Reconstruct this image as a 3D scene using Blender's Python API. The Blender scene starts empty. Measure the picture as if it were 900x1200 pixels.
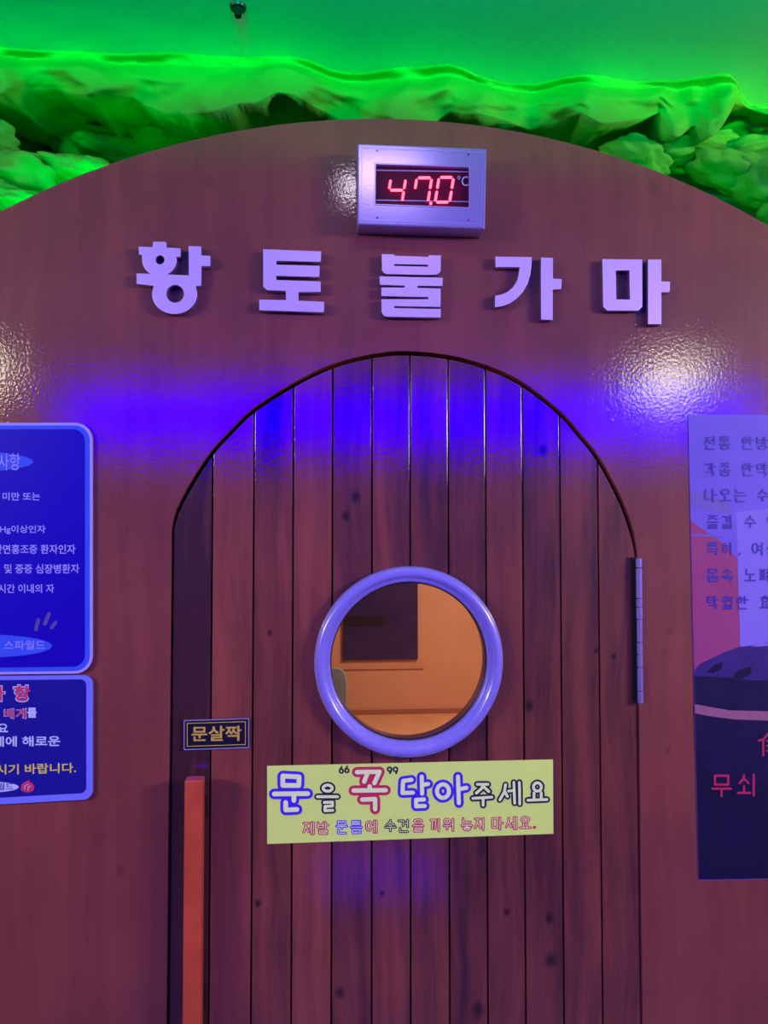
import bpy, bmesh, math, random
from mathutils import Vector, noise
random.seed(7)
S = bpy.context.scene
C = S.collection
R = math.radians

# ------------------------------------------------------------------ camera
W_, H_, F_ = 900, 1200, 867.0
YAW, PIT = R(4.6), R(1.9)
DIST, CAMZ = 1.35, 1.5
fwd = Vector((math.sin(YAW)*math.cos(PIT), math.cos(YAW)*math.cos(PIT), math.sin(PIT)))
rgt = Vector((math.cos(YAW), -math.sin(YAW), 0))
upv = rgt.cross(fwd)
def ray(px, py):
    return fwd*F_ + rgt*(px-W_/2) + upv*(H_/2-py)
r0 = ray(473, 629)
CAM = Vector((-r0.x/r0.y*DIST, -DIST, CAMZ))
def P(px, py, Y=0.0):                     # pixel -> point on the upright plane y = Y
    r = ray(px, py); t = (Y-CAM.y)/r.y
    return CAM + r*t
def PZ(px, py, Z):                        # pixel -> point on the level plane z = Z
    r = ray(px, py); t = (Z-CAM.z)/r.z
    return CAM + r*t
def interp(pts, x):
    if x <= pts[0][0]: return pts[0][1]
    for (a, b), (c, d) in zip(pts, pts[1:]):
        if x <= c: return b+(d-b)*(x-a)/(c-a)
    return pts[-1][1]
cd = bpy.data.cameras.new('camera'); cam = bpy.data.objects.new('camera', cd); C.objects.link(cam)
cam.location = CAM
from mathutils import Matrix
cam.rotation_euler = Matrix((rgt, upv, -fwd)).transposed().to_euler()
cd.sensor_width = 36; cd.lens = F_/1200*36; cd.clip_start = 0.02
S.camera = cam

# ------------------------------------------------------------------ world, exposure, lights
S.view_settings.view_transform = 'Standard'; S.view_settings.look = 'None'
S.view_settings.gamma = 1; S.view_settings.exposure = 0.0; S.view_settings.use_curve_mapping = False
wd = bpy.data.worlds.new('world'); S.world = wd; wd.use_nodes = True
wd.node_tree.nodes['Background'].inputs[0].default_value = (0.5, 0.22, 0.9, 1)
wd.node_tree.nodes['Background'].inputs[1].default_value = 0.035
def area(name, loc, target, sx, sy, power, col, spread=180, shape='RECTANGLE'):
    l = bpy.data.lights.new(name, 'AREA'); l.shape = shape; l.size = sx
    if shape == 'RECTANGLE': l.size_y = sy
    l.energy = power; l.color = col; l.spread = R(spread)
    o = bpy.data.objects.new(name, l); C.objects.link(o); o.location = loc
    o.rotation_euler = (Vector(target)-Vector(loc)).to_track_quat('-Z', 'Y').to_euler()
    return o
CZ = 2.45
def led(o, col):
    """saturated LED colours lie outside sRGB: their linear red/green components are slightly negative"""
    l = o.data; l.color = (1, 1, 1); l.use_nodes = True; t = l.node_tree
    e = next(n for n in t.nodes if n.type == 'EMISSION'); c = t.nodes.new('ShaderNodeCombineXYZ')
    for i in range(3): c.inputs[i].default_value = col[i]
    t.links.new(c.outputs[0], e.inputs['Color']); return o
# blue cove strip on the opposite side of the hall, mirrored in the varnish
led(area('blue_cove_strip', (0.55, -4.3, 2.41), (0.3, 0, 1.6), 5.4, 0.42, 145, (1, 1, 1)), (-0.042, -0.035, 1.0))
# added dim blue light low before the door, tints the boards below the notice
led(area('blue_low_fill', (0.06, -1.25, 0.33), (0.0, 0, 0.9), 0.42, 0.16, 0.5, (1, 1, 1)), (-0.02, -0.02, 1.0))
# ceiling spots, and two added side fills
WARM = (1.0, 0.90, 0.66)
area('ceiling_spot_right', (1.75, -2.57, 2.42), (0.2, 0, 1.35), 0.34, 0, 1.8, WARM, 110, 'DISK')
area('ceiling_spot_left', (-2.0, -2.57, 2.42), (-0.2, 0, 1.2), 0.34, 0, 3.0, WARM, 110, 'DISK')
area('added_fill_right', (3.3, -2.0, 2.35), (0.1, 0, 1.2), 1.0, 0.6, 30, WARM, 80)  # added side fill, set wide to keep its reflection out of view
area('added_fill_left', (-3.3, -2.0, 2.35), (-0.1, 0, 1.1), 1.0, 0.6, 21, WARM, 80)  # its added counterpart on the left, also unseen
area('ceiling_spot_near', (0.0, -0.60, 2.43), (0.05, 0, 1.6), 0.20, 0.05, 0.32, (0.9, 0.8, 1.0), 120)
# green LED strip under the ceiling, washing the rock and the ceiling
GRN = (-0.42, 1.0, 0.03)
led(area('green_strip', (0.0, -0.80, 2.36), (0.0, 0.0, 2.455), 3.6, 0.04, 3.2, (1, 1, 1), 24), GRN)
def arch_fills():  # added green lights along the arch edge, to brighten the lower rocks
    for px, w in ((10, .05), (60, .05), (110, .045), (160, .03), (215, .015), (700, .012), (775, .02), (835, .03), (890, .03)):
        p = P(px, interp([(0,248),(50,220),(100,199),(160,178),(215,163),(700,180),(775,208),(835,233),(900,264)], px), 0.0)
        out = Vector((p.x*0.55, 0, 1)).normalized(); q = p+out*0.014; q.y = 0.05
        led(area('green_arch_fill', q, q+out*0.05+Vector((0, 0.055, 0)), 0.09, 0.012, w, (1, 1, 1), 130), GRN)
area('yellow_green_lamp', (1.5, -0.5, 2.30), (1.0, 0.1, 2.45), 0.3, 0.04, 0.9, (1.0, 0.4, 0.0), 70)
arch_fills()
# warm lamp inside the kiln room
area('kiln_lamp', (0.9, 2.0, 1.85), (0.6, 2.7, 0.9), 0.5, 0.5, 18, (1.0, 0.74, 0.46))

# ------------------------------------------------------------------ materials
class NT:
    def __init__(s, name):
        s.m = bpy.data.materials.new(name); s.m.use_nodes = True
        s.t = s.m.node_tree; s.n = s.t.nodes; s.b = s.n['Principled BSDF']
    def new(s, t, **kw):
        x = s.n.new(t)
        for k, v in kw.items():
            if k.startswith('i_'): x.inputs[int(k[2:])].default_value = v
            else: setattr(x, k, v)
        return x
    def link(s, a, b): s.t.links.new(a, b)
    def math(s, op, a, b=None, c=None, clamp=False):
        x = s.n.new('ShaderNodeMath'); x.operation = op; x.use_clamp = clamp
        for i, v in enumerate((a, b, c)):
            if v is None: continue
            if isinstance(v, (int, float)): x.inputs[i].default_value = v
            else: s.link(v, x.inputs[i])
        return x.outputs[0]
    def mix(s, f, a, b, mode='MIX'):
        x = s.n.new('ShaderNodeMix'); x.data_type = 'RGBA'; x.blend_type = mode
        for i, v in ((0, f), (6, a), (7, b)):
            if isinstance(v, (int, float)): x.inputs[i].default_value = v
            elif isinstance(v, tuple): x.inputs[i].default_value = (*v, 1) if len(v) == 3 else v
            else: s.link(v, x.inputs[i])
        return x.outputs[2]
def mat(name, col, rough=0.5, metal=0.0, coat=0.0, emit=None, es=0, nscale=0, nstr=0.0, var=0.0, spec=0.5):
    k = NT(name); b = k.b
    b.inputs['Base Color'].default_value = (*col, 1); b.inputs['Roughness'].default_value = rough
    b.inputs['Metallic'].default_value = metal; b.inputs['Coat Weight'].default_value = coat
    b.inputs['Coat Roughness'].default_value = 0.12; b.inputs['Specular IOR Level'].default_value = spec
    if emit:
        b.inputs['Emission Color'].default_value = (*emit, 1); b.inputs['Emission Strength'].default_value = es
    if nscale:
        tc = k.new('ShaderNodeTexCoord'); nz = k.new('ShaderNodeTexNoise', i_2=nscale, i_3=5.0)
        k.link(tc.outputs['Object'], nz.inputs['Vector'])
        if nstr:
            bp = k.new('ShaderNodeBump'); bp.inputs['Strength'].default_value = nstr; bp.inputs['Distance'].default_value = 0.002
            k.link(nz.outputs[0], bp.inputs['Height']); k.link(bp.outputs[0], b.inputs['Normal'])
        if var:
            c2 = tuple(c*(1-var) for c in col)
            k.link(k.mix(nz.outputs[0], c2, tuple(min(1, c*(1+var*.6)) for c in col)), b.inputs['Base Color'])
    return k.m
def wood(name, dark, light, knots, stave, stave_h, coat, rough, bump, blotch=0.35, kop=0.85):
    k = NT(name); b = k.b
    tc = k.new('ShaderNodeTexCoord'); co = tc.outputs['Object']
    sep = k.new('ShaderNodeSeparateXYZ'); k.link(co, sep.inputs[0])
    at = k.new('ShaderNodeAttribute'); at.attribute_type = 'OBJECT'; at.attribute_name = 'tone'
    tone = at.outputs['Fac']
    # warp around
    wn = k.new('ShaderNodeTexNoise', i_2=2.2, i_3=2.0); k.link(co, wn.inputs['Vector'])
    cmb = k.new('ShaderNodeCombineXYZ')
    xs = k.math('ADD', k.math('MULTIPLY', sep.outputs[0], 34.0), k.math('MULTIPLY', wn.outputs[0], 2.2))
    xs = k.math('ADD', xs, k.math('MULTIPLY', tone, 37.0))
    k.link(xs, cmb.inputs[0]); k.link(k.math('MULTIPLY', sep.outputs[2], 2.2), cmb.inputs[2])
    k.link(k.math('MULTIPLY', tone, 11.0), cmb.inputs[1])
    g = k.new('ShaderNodeTexNoise', i_2=1.0, i_3=6.0); g.inputs['Roughness'].default_value = 0.62
    k.link(cmb.outputs[0], g.inputs['Vector'])
    bl = k.new('ShaderNodeTexNoise', i_2=5.0, i_3=4.0); k.link(co, bl.inputs['Vector'])
    f = k.math('ADD', k.math('ADD', k.math('MULTIPLY', g.outputs[0], 0.78), 0.11), k.math('MULTIPLY', bl.outputs[0], blotch))
    if stave:
        fx = k.math('FLOOR', k.math('DIVIDE', k.math('ADD', sep.outputs[0], 0.013), stave))
        w1 = k.new('ShaderNodeTexWhiteNoise', noise_dimensions='1D'); k.link(fx, w1.inputs['W'])
        zz = k.math('FLOOR', k.math('ADD', k.math('DIVIDE', sep.outputs[2], stave_h), k.math('MULTIPLY', w1.outputs[0], 5.0)))
        w2 = k.new('ShaderNodeTexWhiteNoise', noise_dimensions='2D')
        cc = k.new('ShaderNodeCombineXYZ'); k.link(fx, cc.inputs[0]); k.link(zz, cc.inputs[1]); k.link(cc.outputs[0], w2.inputs['Vector'])
        f = k.math('ADD', f, k.math('MULTIPLY', k.math('SUBTRACT', w2.outputs[0], 0.5), 0.10))
    f = k.math('ADD', f, k.math('MULTIPLY', k.math('SUBTRACT', tone, 0.5), 0.55))
    f = k.math('SUBTRACT', k.math('MULTIPLY', f, 1.5), 0.62, clamp=True)
    col = k.mix(f, dark, light)
    for (kx, kz, kr) in knots:
        dx = k.math('DIVIDE', k.math('SUBTRACT', sep.outputs[0], kx), kr)
        dz = k.math('DIVIDE', k.math('SUBTRACT', sep.outputs[2], kz), kr*1.25)
        d = k.math('SQRT', k.math('ADD', k.math('MULTIPLY', dx, dx), k.math('MULTIPLY', dz, dz)))
        d = k.math('ADD', d, k.math('MULTIPLY', k.math('SUBTRACT', g.outputs[0], 0.5), 0.9))
        m_ = k.math('MULTIPLY', k.math('SUBTRACT', 1.35, d, clamp=True), kop)
        col = k.mix(m_, col, tuple(c*0.16 for c in dark))
    k.link(col, b.inputs['Base Color'])
    b.inputs['Roughness'].default_value = rough
    b.inputs['Coat Weight'].default_value = coat
    on = k.new('ShaderNodeTexNoise', i_2=170.0, i_3=3.0); k.link(co, on.inputs['Vector'])
    hh = k.math('ADD', k.math('MULTIPLY', g.outputs[0], 0.35), k.math('MULTIPLY', on.outputs[0], 0.85))
    wv = k.new('ShaderNodeTexNoise', i_2=11.0, i_3=2.0); k.link(co, wv.inputs['Vector']); hh = k.math('ADD', hh, k.math('MULTIPLY', wv.outputs[0], 0.9))
    bp = k.new('ShaderNodeBump'); bp.inputs['Strength'].default_value = bump; bp.inputs['Distance'].default_value = 0.002
    k.link(hh, bp.inputs['Height']); k.link(bp.outputs[0], b.inputs['Normal']); k.link(bp.outputs[0], b.inputs['Coat Normal'])
    b.inputs['Coat Roughness'].default_value = 0.075; b.inputs['Coat IOR'].default_value = 1.7
    b.inputs['Specular IOR Level'].default_value = 0.3
    return k.m
def kz(px, py, r):
    p = P(px, py); return (p.x, p.z, r*DIST/F_)
M = {}
M['panel'] = wood('arch_panel_wood', (0.14, 0.021, 0.028), (0.27, 0.055, 0.052),
    [kz(245,212,7), kz(545,205,9), kz(625,188,7), kz(766,220,7), kz(312,300,6), kz(818,400,5), kz(785,740,4), kz(778,765,4), kz(782,880,4), kz(120,515,4), kz(142,1020,5), kz(150,620,4)], 0.115, 0.33, 0.9, 0.5, 0.16, 0.7, 0.28)
M['plank'] = wood('door_plank_wood', (0.050, 0.010, 0.018), (0.40, 0.080, 0.056),
    [kz(417,582,6), kz(405,605,5), kz(637,527,6), kz(621,828,6), kz(644,1077,5), kz(646,1127,8), kz(561,1185,8), kz(398,1165,6), kz(448,1048,3), kz(594,1070,4), kz(316,742,3), kz(700,763,3), kz(720,770,3), kz(302,1060,4)], 0, 1, 0.9, 0.5, 0.16, 0.3)
M['groove'] = mat('door_groove_dark', (0.02, 0.008, 0.012), 0.8, nscale=30, var=.4)
M['black'] = mat('black_gap', (0.004, 0.003, 0.005), 0.9, nscale=30, var=.2)
M['silver'] = mat('silver_letter_metal', (0.86, 0.52, 0.90), 0.38, metal=0.3, nscale=120, nstr=.05)
M['letter_side'] = mat('letter_edge', (0.13, 0.06, 0.22), 0.5, nscale=60, var=.2)
M['ring'] = mat('porthole_enamel', (0.27, 0.20, 0.80), 0.28, coat=0.5, nscale=90, nstr=.05, var=.15)
M['steel'] = mat('brushed_steel', (0.42, 0.30, 0.85), 0.24, metal=0.5, nscale=200, nstr=.05)
M['dark_steel'] = mat('dark_metal', (0.06, 0.04, 0.09), 0.4, metal=0.6, nscale=80, var=.3)
M['handle'] = mat('handle_red_wood', (0.60, 0.075, 0.035), 0.4, coat=.4, nscale=25, nstr=.1, var=.35)
M['yellow'] = mat('notice_yellow_film', (0.76, 0.92, 0.20), 0.5, nscale=8, var=.06)
M['ink_blue'] = mat('ink_blue', (0.06, 0.015, 0.75), 0.5, nscale=50, var=.1)
M['ink_red'] = mat('ink_crimson', (0.62, 0.02, 0.09), 0.5, nscale=50, var=.1)
M['ink_black'] = mat('ink_black', (0.012, 0.010, 0.03), 0.5, nscale=50, var=.1)
M['ink_white'] = mat('ink_pale', (0.86, 0.95, 0.50), 0.5, nscale=50, var=.05)
M['sign_blue'] = mat('sign_deep_blue', (0.012, 0.0, 0.48), 0.35, spec=.2, nscale=10, var=.08)
M['sign_navy'] = mat('sign_navy_blue', (0.014, 0.01, 0.30), 0.35, spec=.2, nscale=10, var=.08)
M['sign_mid'] = mat('sign_mid_blue', (0.05, 0.10, 0.85), 0.35, spec=.2, nscale=10, var=.05)
M['sign_lilac'] = mat('sign_lilac_edge', (0.45, 0.35, 0.95), 0.35, spec=.2, nscale=10, var=.05)
M['sign_peri'] = mat('sign_periwinkle', (0.20, 0.20, 0.95), 0.35, spec=.2, nscale=10, var=.05)
M['sign_text'] = mat('sign_text_lilac', (0.40, 0.33, 0.95), 0.5, nscale=50, var=.05)
M['sign_white'] = mat('sign_text_white', (0.62, 0.62, 1.0), 0.5, nscale=50, var=.05)
M['sign_red'] = mat('sign_text_red', (0.62, 0.03, 0.14), 0.5, nscale=50, var=.05)
M['sign_yellow'] = mat('sign_text_yellow', (0.80, 0.62, 0.08), 0.5, nscale=50, var=.05)
M['sign_grey'] = mat('sign_steam_grey', (0.10, 0.06, 0.34), 0.5, nscale=50, var=.1)
M['gold'] = mat('gold_print', (0.85, 0.55, 0.10), 0.4, metal=.3, nscale=50, var=.1)
M['plate'] = mat('plate_black', (0.012, 0.008, 0.03), 0.3, coat=.5, nscale=30, var=.2)
M['plate_edge'] = mat('plate_bright_edge', (0.50, 0.38, 0.80), 0.3, metal=.4, nscale=60, var=.2)
M['poster'] = mat('poster_lilac', (0.20, 0.12, 0.70), 0.45, spec=.15, nscale=6, var=.25)
M['poster_pink'] = mat('poster_pink', (0.36, 0.055, 0.20), 0.45, spec=.15, nscale=9, var=.2)
M['poster_pale'] = mat('poster_pale', (0.26, 0.17, 0.74), 0.45, spec=.15, nscale=9, var=.1)
M['poster_dark'] = mat('poster_dark', (0.012, 0.008, 0.05), 0.45, spec=.15, nscale=9, var=.4)
M['poster_pot'] = mat('poster_pot', (0.018, 0.009, 0.065), 0.45, spec=.15, nscale=22, var=.6)
M['poster_pot_top'] = mat('poster_pot_top', (0.055, 0.022, 0.20), 0.45, spec=.15, nscale=22, var=.5)
M['poster_rope'] = mat('poster_rope', (0.36, 0.12, 0.24), 0.45, spec=.15, nscale=40, var=.3)
M['poster_ink'] = mat('poster_ink', (0.035, 0.0, 0.34), 0.5, nscale=50, var=.1)
M['poster_mag'] = mat('poster_magenta', (0.50, 0.012, 0.10), 0.5, nscale=50, var=.1)
M['poster_smudge'] = mat('poster_smudge', (0.16, 0.07, 0.50), 0.5, nscale=50, var=.3)
M['lcd'] = mat('display_filter', (0.085, 0.002, 0.03), 0.4, spec=.08, nscale=20, var=.1)
M['led'] = mat('led_red', (0.8, 0.02, 0.05), 0.5, emit=(1.0, 0.07, 0.13), es=4.5, nscale=20)
M['print'] = mat('display_print', (0.42, 0.40, 0.80), 0.5, nscale=20)
M['rock'] = mat('rock_render', (0.08, 0.50, 0.045), 0.75, spec=.15, nscale=14, nstr=.55, var=.30)
M['ceiling'] = mat('ceiling_paint', (0.40, 0.86, 0.80), 0.75, nscale=3, var=.03)
M['floor'] = mat('floor_vinyl', (0.20, 0.12, 0.08), 0.4, nscale=6, var=.3)
M['kwall'] = mat('kiln_wall_clay', (0.72, 0.40, 0.30), 0.8, nscale=5, nstr=.1, var=.10)
M['kfloor'] = mat('kiln_floor', (0.95, 0.56, 0.38), 0.6, nscale=7, var=.25)
M['kdark'] = mat('dark_board', (0.045, 0.03, 0.17), 0.25, nscale=9, var=.5)  # faint purple reflection is put into the base colour
M['kdark2'] = mat('dark_board_band', (0.015, 0.009, 0.030), 0.4, nscale=9, var=.5)
M['kbase'] = mat('kiln_baseboard', (0.42, 0.17, 0.13), 0.7, nscale=9, var=.2)
M['cushion'] = mat('cushion_grey', (0.16, 0.22, 0.30), 0.8, nscale=40, nstr=.2, var=.2)
M['piping'] = mat('cushion_piping', (0.40, 0.50, 0.52), 0.8, nscale=40, nstr=.2, var=.2)
g = NT('porthole_glass'); g.b.inputs['Base Color'].default_value = (0.97, 0.95, 0.96, 1)
g.b.inputs['Roughness'].default_value = 0.0; g.b.inputs['Transmission Weight'].default_value = 1.0; g.b.inputs['IOR'].default_value = 1.45
M['glass'] = g.m

# ------------------------------------------------------------------ object helpers
def link(name, me, mats, parent=None, **props):
    o = bpy.data.objects.new(name, me); C.objects.link(o)
    for m in (mats if isinstance(mats, (list, tuple)) else [mats]): me.materials.append(m)
    if parent: o.parent = parent
    for k_, v in props.items(): o[k_] = v
    return o
def from_bm(name, bm, mats, parent=None, smooth=False, **props):
    me = bpy.data.meshes.new(name); bm.normal_update(); bm.to_mesh(me); bm.free()
    if smooth:
        for p in me.polygons: p.use_smooth = True
    return link(name, me, mats, parent, **props)
def empty(name, loc, **props):
    o = bpy.data.objects.new(name, None); C.objects.link(o); o.location = loc; o.empty_display_size = .05
    for k_, v in props.items(): o[k_] = v
    return o
def adopt(parent, o):                      # meshes are made in world coordinates
    o.parent = parent; o.matrix_parent_inverse = Matrix.Translation(parent.location).inverted()
    return o
def part(name, bm, mats, parent, smooth=False, **props):
    return adopt(parent, from_bm(name, bm, mats, None, smooth, **props))
def bevel(o, w, seg=2, ang=35):
    b = o.modifiers.new('bevel', 'BEVEL'); b.width = w; b.segments = seg; b.limit_method = 'ANGLE'; b.angle_limit = R(ang)
def box(bm, a, b):
    vs = [bm.verts.new((x, y, z)) for x in (a[0], b[0]) for y in (a[1], b[1]) for z in (a[2], b[2])]
    for f in ((0,1,3,2), (4,6,7,5), (0,4,5,1), (2,3,7,6), (0,2,6,4), (1,5,7,3)): bm.faces.new([vs[i] for i in f])
    bmesh.ops.recalc_face_normals(bm, faces=bm.faces)
def polyslab(loops, yf, yb, bev=0.0):
    """outline loops (world x,z), extra loops are holes -> filled, extruded slab between y=yf (front) and y=yb"""
    cu = bpy.data.curves.new('tmp', 'CURVE'); cu.dimensions = '2D'; cu.fill_mode = 'BOTH'
    for lp in loops:
        sp = cu.splines.new('POLY'); sp.points.add(len(lp)-1); sp.use_cyclic_u = True
        for i, (x, z) in enumerate(lp): sp.points[i].co = (x, z, 0, 1)
    t = abs(yb-yf)
    cu.extrude = max(t/2-bev, 0); cu.bevel_depth = bev; cu.bevel_resolution = 1
    if bev: cu.offset = -bev
    o = bpy.data.objects.new('tmp', cu); C.objects.link(o)
    dg = bpy.context.evaluated_depsgraph_get(); me = bpy.data.meshes.new_from_object(o.evaluated_get(dg))
    bpy.data.objects.remove(o); bpy.data.curves.remove(cu)
    bm = bmesh.new(); bm.from_mesh(me); bpy.data.meshes.remove(me)
    ym = (yf+yb)/2
    for v in bm.verts: v.co = Vector((v.co.x, ym - v.co.z, v.co.y))
    bmesh.ops.remove_doubles(bm, verts=bm.verts, dist=1e-6)
    bmesh.ops.recalc_face_normals(bm, faces=bm.faces)
    return bm
def pxloop(pts, Y): return [(P(x, y, Y).x, P(x, y, Y).z) for x, y in pts]
def flat(pts, Y):                          # one flat printed patch from pixel outline on plane Y
    bm = bmesh.new()
    f = bm.faces.new([bm.verts.new(P(x, y, Y)) for x, y in pts])
    if f.normal.y > 0: f.normal_flip()
    bmesh.ops.triangulate(bm, faces=bm.faces)
    bm.normal_update()
    for f in bm.faces:
        if f.normal.y > 0: f.normal_flip()
    return bm
def rrect(x0, y0, x1, y1, r, corners='tl tr br bl', n=7):
    out = []
    for nm, cx, cy, a in (('tr', x1-r, y0+r, -90), ('br', x1-r, y1-r, 0), ('bl', x0+r, y1-r, 90), ('tl', x0+r, y0+r, 180)):
        if nm in corners:
            for i in range(n+1):
                t = R(a+90*i/n); out.append((cx+r*math.cos(t), cy+r*math.sin(t)))
        else: out.append({'tr': (x1, y0), 'br': (x1, y1), 'bl': (x0, y1), 'tl': (x0, y0)}[nm])
    return out
def skew(pts, fn): return [fn(x, y) for x, y in pts]
def text(name, s, bx, Y, m, parent, bold=0.0, slope=0.0, th=0.0, **props):
    """type set to fill the pixel box bx=(x0,ytop,x1,ybottom) on plane y=Y"""
    cu = bpy.data.curves.new('tmp', 'FONT'); cu.body = s; cu.offset = bold; cu.resolution_u = 3
    o = bpy.data.objects.new('tmp', cu); C.objects.link(o)
    dg = bpy.context.evaluated_depsgraph_get(); me = bpy.data.meshes.new_from_object(o.evaluated_get(dg))
    bpy.data.objects.remove(o); bpy.data.curves.remove(cu)
    xs = [v.co.x for v in me.vertices]; ys = [v.co.y for v in me.vertices]
    ax, bx_, ay, by = min(xs), max(xs), min(ys), max(ys)
    x0, y0, x1, y1 = bx
    for v in me.vertices:
        u = (v.co.x-ax)/(bx_-ax); w = (v.co.y-ay)/(by-ay)
        px = x0+(x1-x0)*u; py = y1-(y1-y0)*w + slope*(px-x0)
        v.co = P(px, py, Y)
    me.name = name
    bm = bmesh.new(); bm.from_mesh(me); bmesh.ops.remove_doubles(bm, verts=bm.verts, dist=1e-6); bm.normal_update()
    for f in bm.faces:
        if f.normal.y > 0: f.normal_flip()
    bm.to_mesh(me); bm.free()
    o = link(name, me, m, None, **props)
    if parent: adopt(parent, o)
    return o
# ---- brush lettering: Hangul syllables composed from strokes inside a pixel box
def circ(cx, cy, rx, ry, n=16): return [(cx+rx*math.sin(2*math.pi*i/n), cy-ry*math.cos(2*math.pi*i/n)) for i in range(n+1)]
CJ = {
 'ㄱ': [[(0,0),(1,0),(.85,1)]], 'ㄴ': [[(0,0),(0,1),(1,1)]], 'ㄷ': [[(1,0),(0,0),(0,1),(1,1)]],
 'ㄹ': [[(0,0),(1,0),(1,.5),(0,.5),(0,1),(1,1)]], 'ㅁ': [[(0,0),(1,0),(1,1),(0,1),(0,0)]],
 'ㅂ': [[(0,0),(0,1),(1,1),(1,0)],[(0,.5),(1,.5)]], 'ㅅ': [[(.5,0),(.4,.5),(0,1)],[(.45,.4),(1,1)]],
 'ㅇ': [circ(.5,.5,.5,.5)], 'ㅈ': [[(0,0),(1,0)],[(.5,0),(.4,.5),(0,1)],[(.45,.45),(1,1)]],
 'ㅊ': [[(.5,-.25),(.5,0)],[(0,.1),(1,.1)],[(.5,.1),(0,1)],[(.45,.5),(1,1)]],
 'ㅋ': [[(0,0),(1,0),(.85,1)],[(0,.5),(1,.45)]], 'ㅌ': [[(1,0),(0,0),(0,1),(1,1)],[(0,.5),(1,.5)]],
 'ㅍ': [[(0,0),(1,0)],[(.25,0),(.25,1)],[(.75,0),(.75,1)],[(0,1),(1,1)]],
 'ㅎ': [[(.35,0),(.65,0)],[(0,.25),(1,.25)],circ(.5,.7,.36,.3)],
 'ㄲ': [[(0,0),(.42,0),(.3,1)],[(.55,0),(1,0),(.85,1)]], 'ㅆ': [[(.25,0),(0,1)],[(.2,.4),(.45,1)],[(.75,0),(.5,1)],[(.72,.4),(1,1)]],
}
INI = 'ㄱㄲㄴㄷㄸㄹㅁㅂㅃㅅㅆㅇㅈㅉㅊㅋㅌㅍㅎ'
MED = 'ㅏㅐㅑㅒㅓㅔㅕㅖㅗㅘㅙㅚㅛㅜㅝㅞㅟㅠㅡㅢㅣ'
FIN = ['','ㄱ','ㄲ','ㄳ','ㄴ','ㄵ','ㄶ','ㄷ','ㄹ','ㄺ','ㄻ','ㄼ','ㄽ','ㄾ','ㄿ','ㅀ','ㅁ','ㅂ','ㅄ','ㅅ','ㅆ','ㅇ','ㅈ','ㅊ','ㅋ','ㅌ','ㅍ','ㅎ']
VERT = {'ㅏ': [[(.3,0),(.3,1)],[(.3,.45),(1,.45)]], 'ㅐ': [[(.15,0),(.15,1)],[(.15,.5),(.85,.5)],[(.85,0),(.85,1)]],
 'ㅑ': [[(.3,0),(.3,1)],[(.3,.3),(1,.3)],[(.3,.6),(1,.6)]], 'ㅓ': [[(.7,0),(.7,1)],[(0,.45),(.7,.45)]],
 'ㅔ': [[(.45,0),(.45,1)],[(0,.5),(.45,.5)],[(1,0),(1,1)]], 'ㅕ': [[(.75,0),(.75,1)],[(0,.3),(.75,.3)],[(0,.6),(.75,.6)]],
 'ㅖ': [[(.45,0),(.45,1)],[(0,.3),(.45,.3)],[(0,.6),(.45,.6)],[(1,0),(1,1)]],
 'ㅣ': [[(.5,0),(.5,1)]]}
HOR = {'ㅗ': [[(.5,0),(.5,1)],[(0,1),(1,1)]], 'ㅛ': [[(.33,0),(.33,1)],[(.67,0),(.67,1)],[(0,1),(1,1)]],
 'ㅜ': [[(0,.1),(1,.1)],[(.5,.1),(.5,1)]], 'ㅠ': [[(0,.1),(1,.1)],[(.33,.1),(.33,1)],[(.67,.1),(.67,1)]], 'ㅡ': [[(0,.5),(1,.5)]]}
def put(strokes, b): return [[(b[0]+(b[2]-b[0])*x, b[1]+(b[3]-b[1])*y) for x, y in s] for s in strokes]
def syl(ch, b):
    """strokes for one syllable in unit square, mapped into the pixel box b"""
    if ch == '.': return put([[(.2,.9),(.25,.9)]], b)
    if ch == ',': return put([[(.3,.85),(.2,1.0)]], b)
    n = ord(ch)-0xAC00; i, m, f = INI[n//588], MED[n % 588//28], FIN[n % 28]
    out = []; fb = 1.0
    if f:
        fb = .60; out += put(CJ[f], (.16, .72, .88, 1.0))
    if m in VERT:
        out += put(CJ[i], (.02, .06, .52, (.50 if f else .82))); out += put(VERT[m], (.62, 0, 1.0, fb))
    elif m in HOR:
        hh = .40 if not f else .28
        out += put(CJ[i], (.14, .0, .86, hh if m in 'ㅜㅡㅠ' else hh+.02))
        out += put(HOR[m], (0, (.55 if not f else .38), 1, (.92 if not f else (.60 if m != 'ㅡ' else .66))))
    else:
        h, v = {'ㅘ': 'ㅗㅏ', 'ㅚ': 'ㅗㅣ', 'ㅝ': 'ㅜㅓ', 'ㅟ': 'ㅜㅣ', 'ㅢ': 'ㅡㅣ', 'ㅙ': 'ㅗㅐ', 'ㅞ': 'ㅜㅔ'}[m]
        s_ = 1.0 if not f else .62
        out += put(CJ[i], (.08, .02, .56, .40*s_)); out += put(HOR[h], (0, .55*s_, .64, .88*s_)); out += put(VERT[v], (.66, 0, 1.0, fb))
    return put(out, b)
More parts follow.
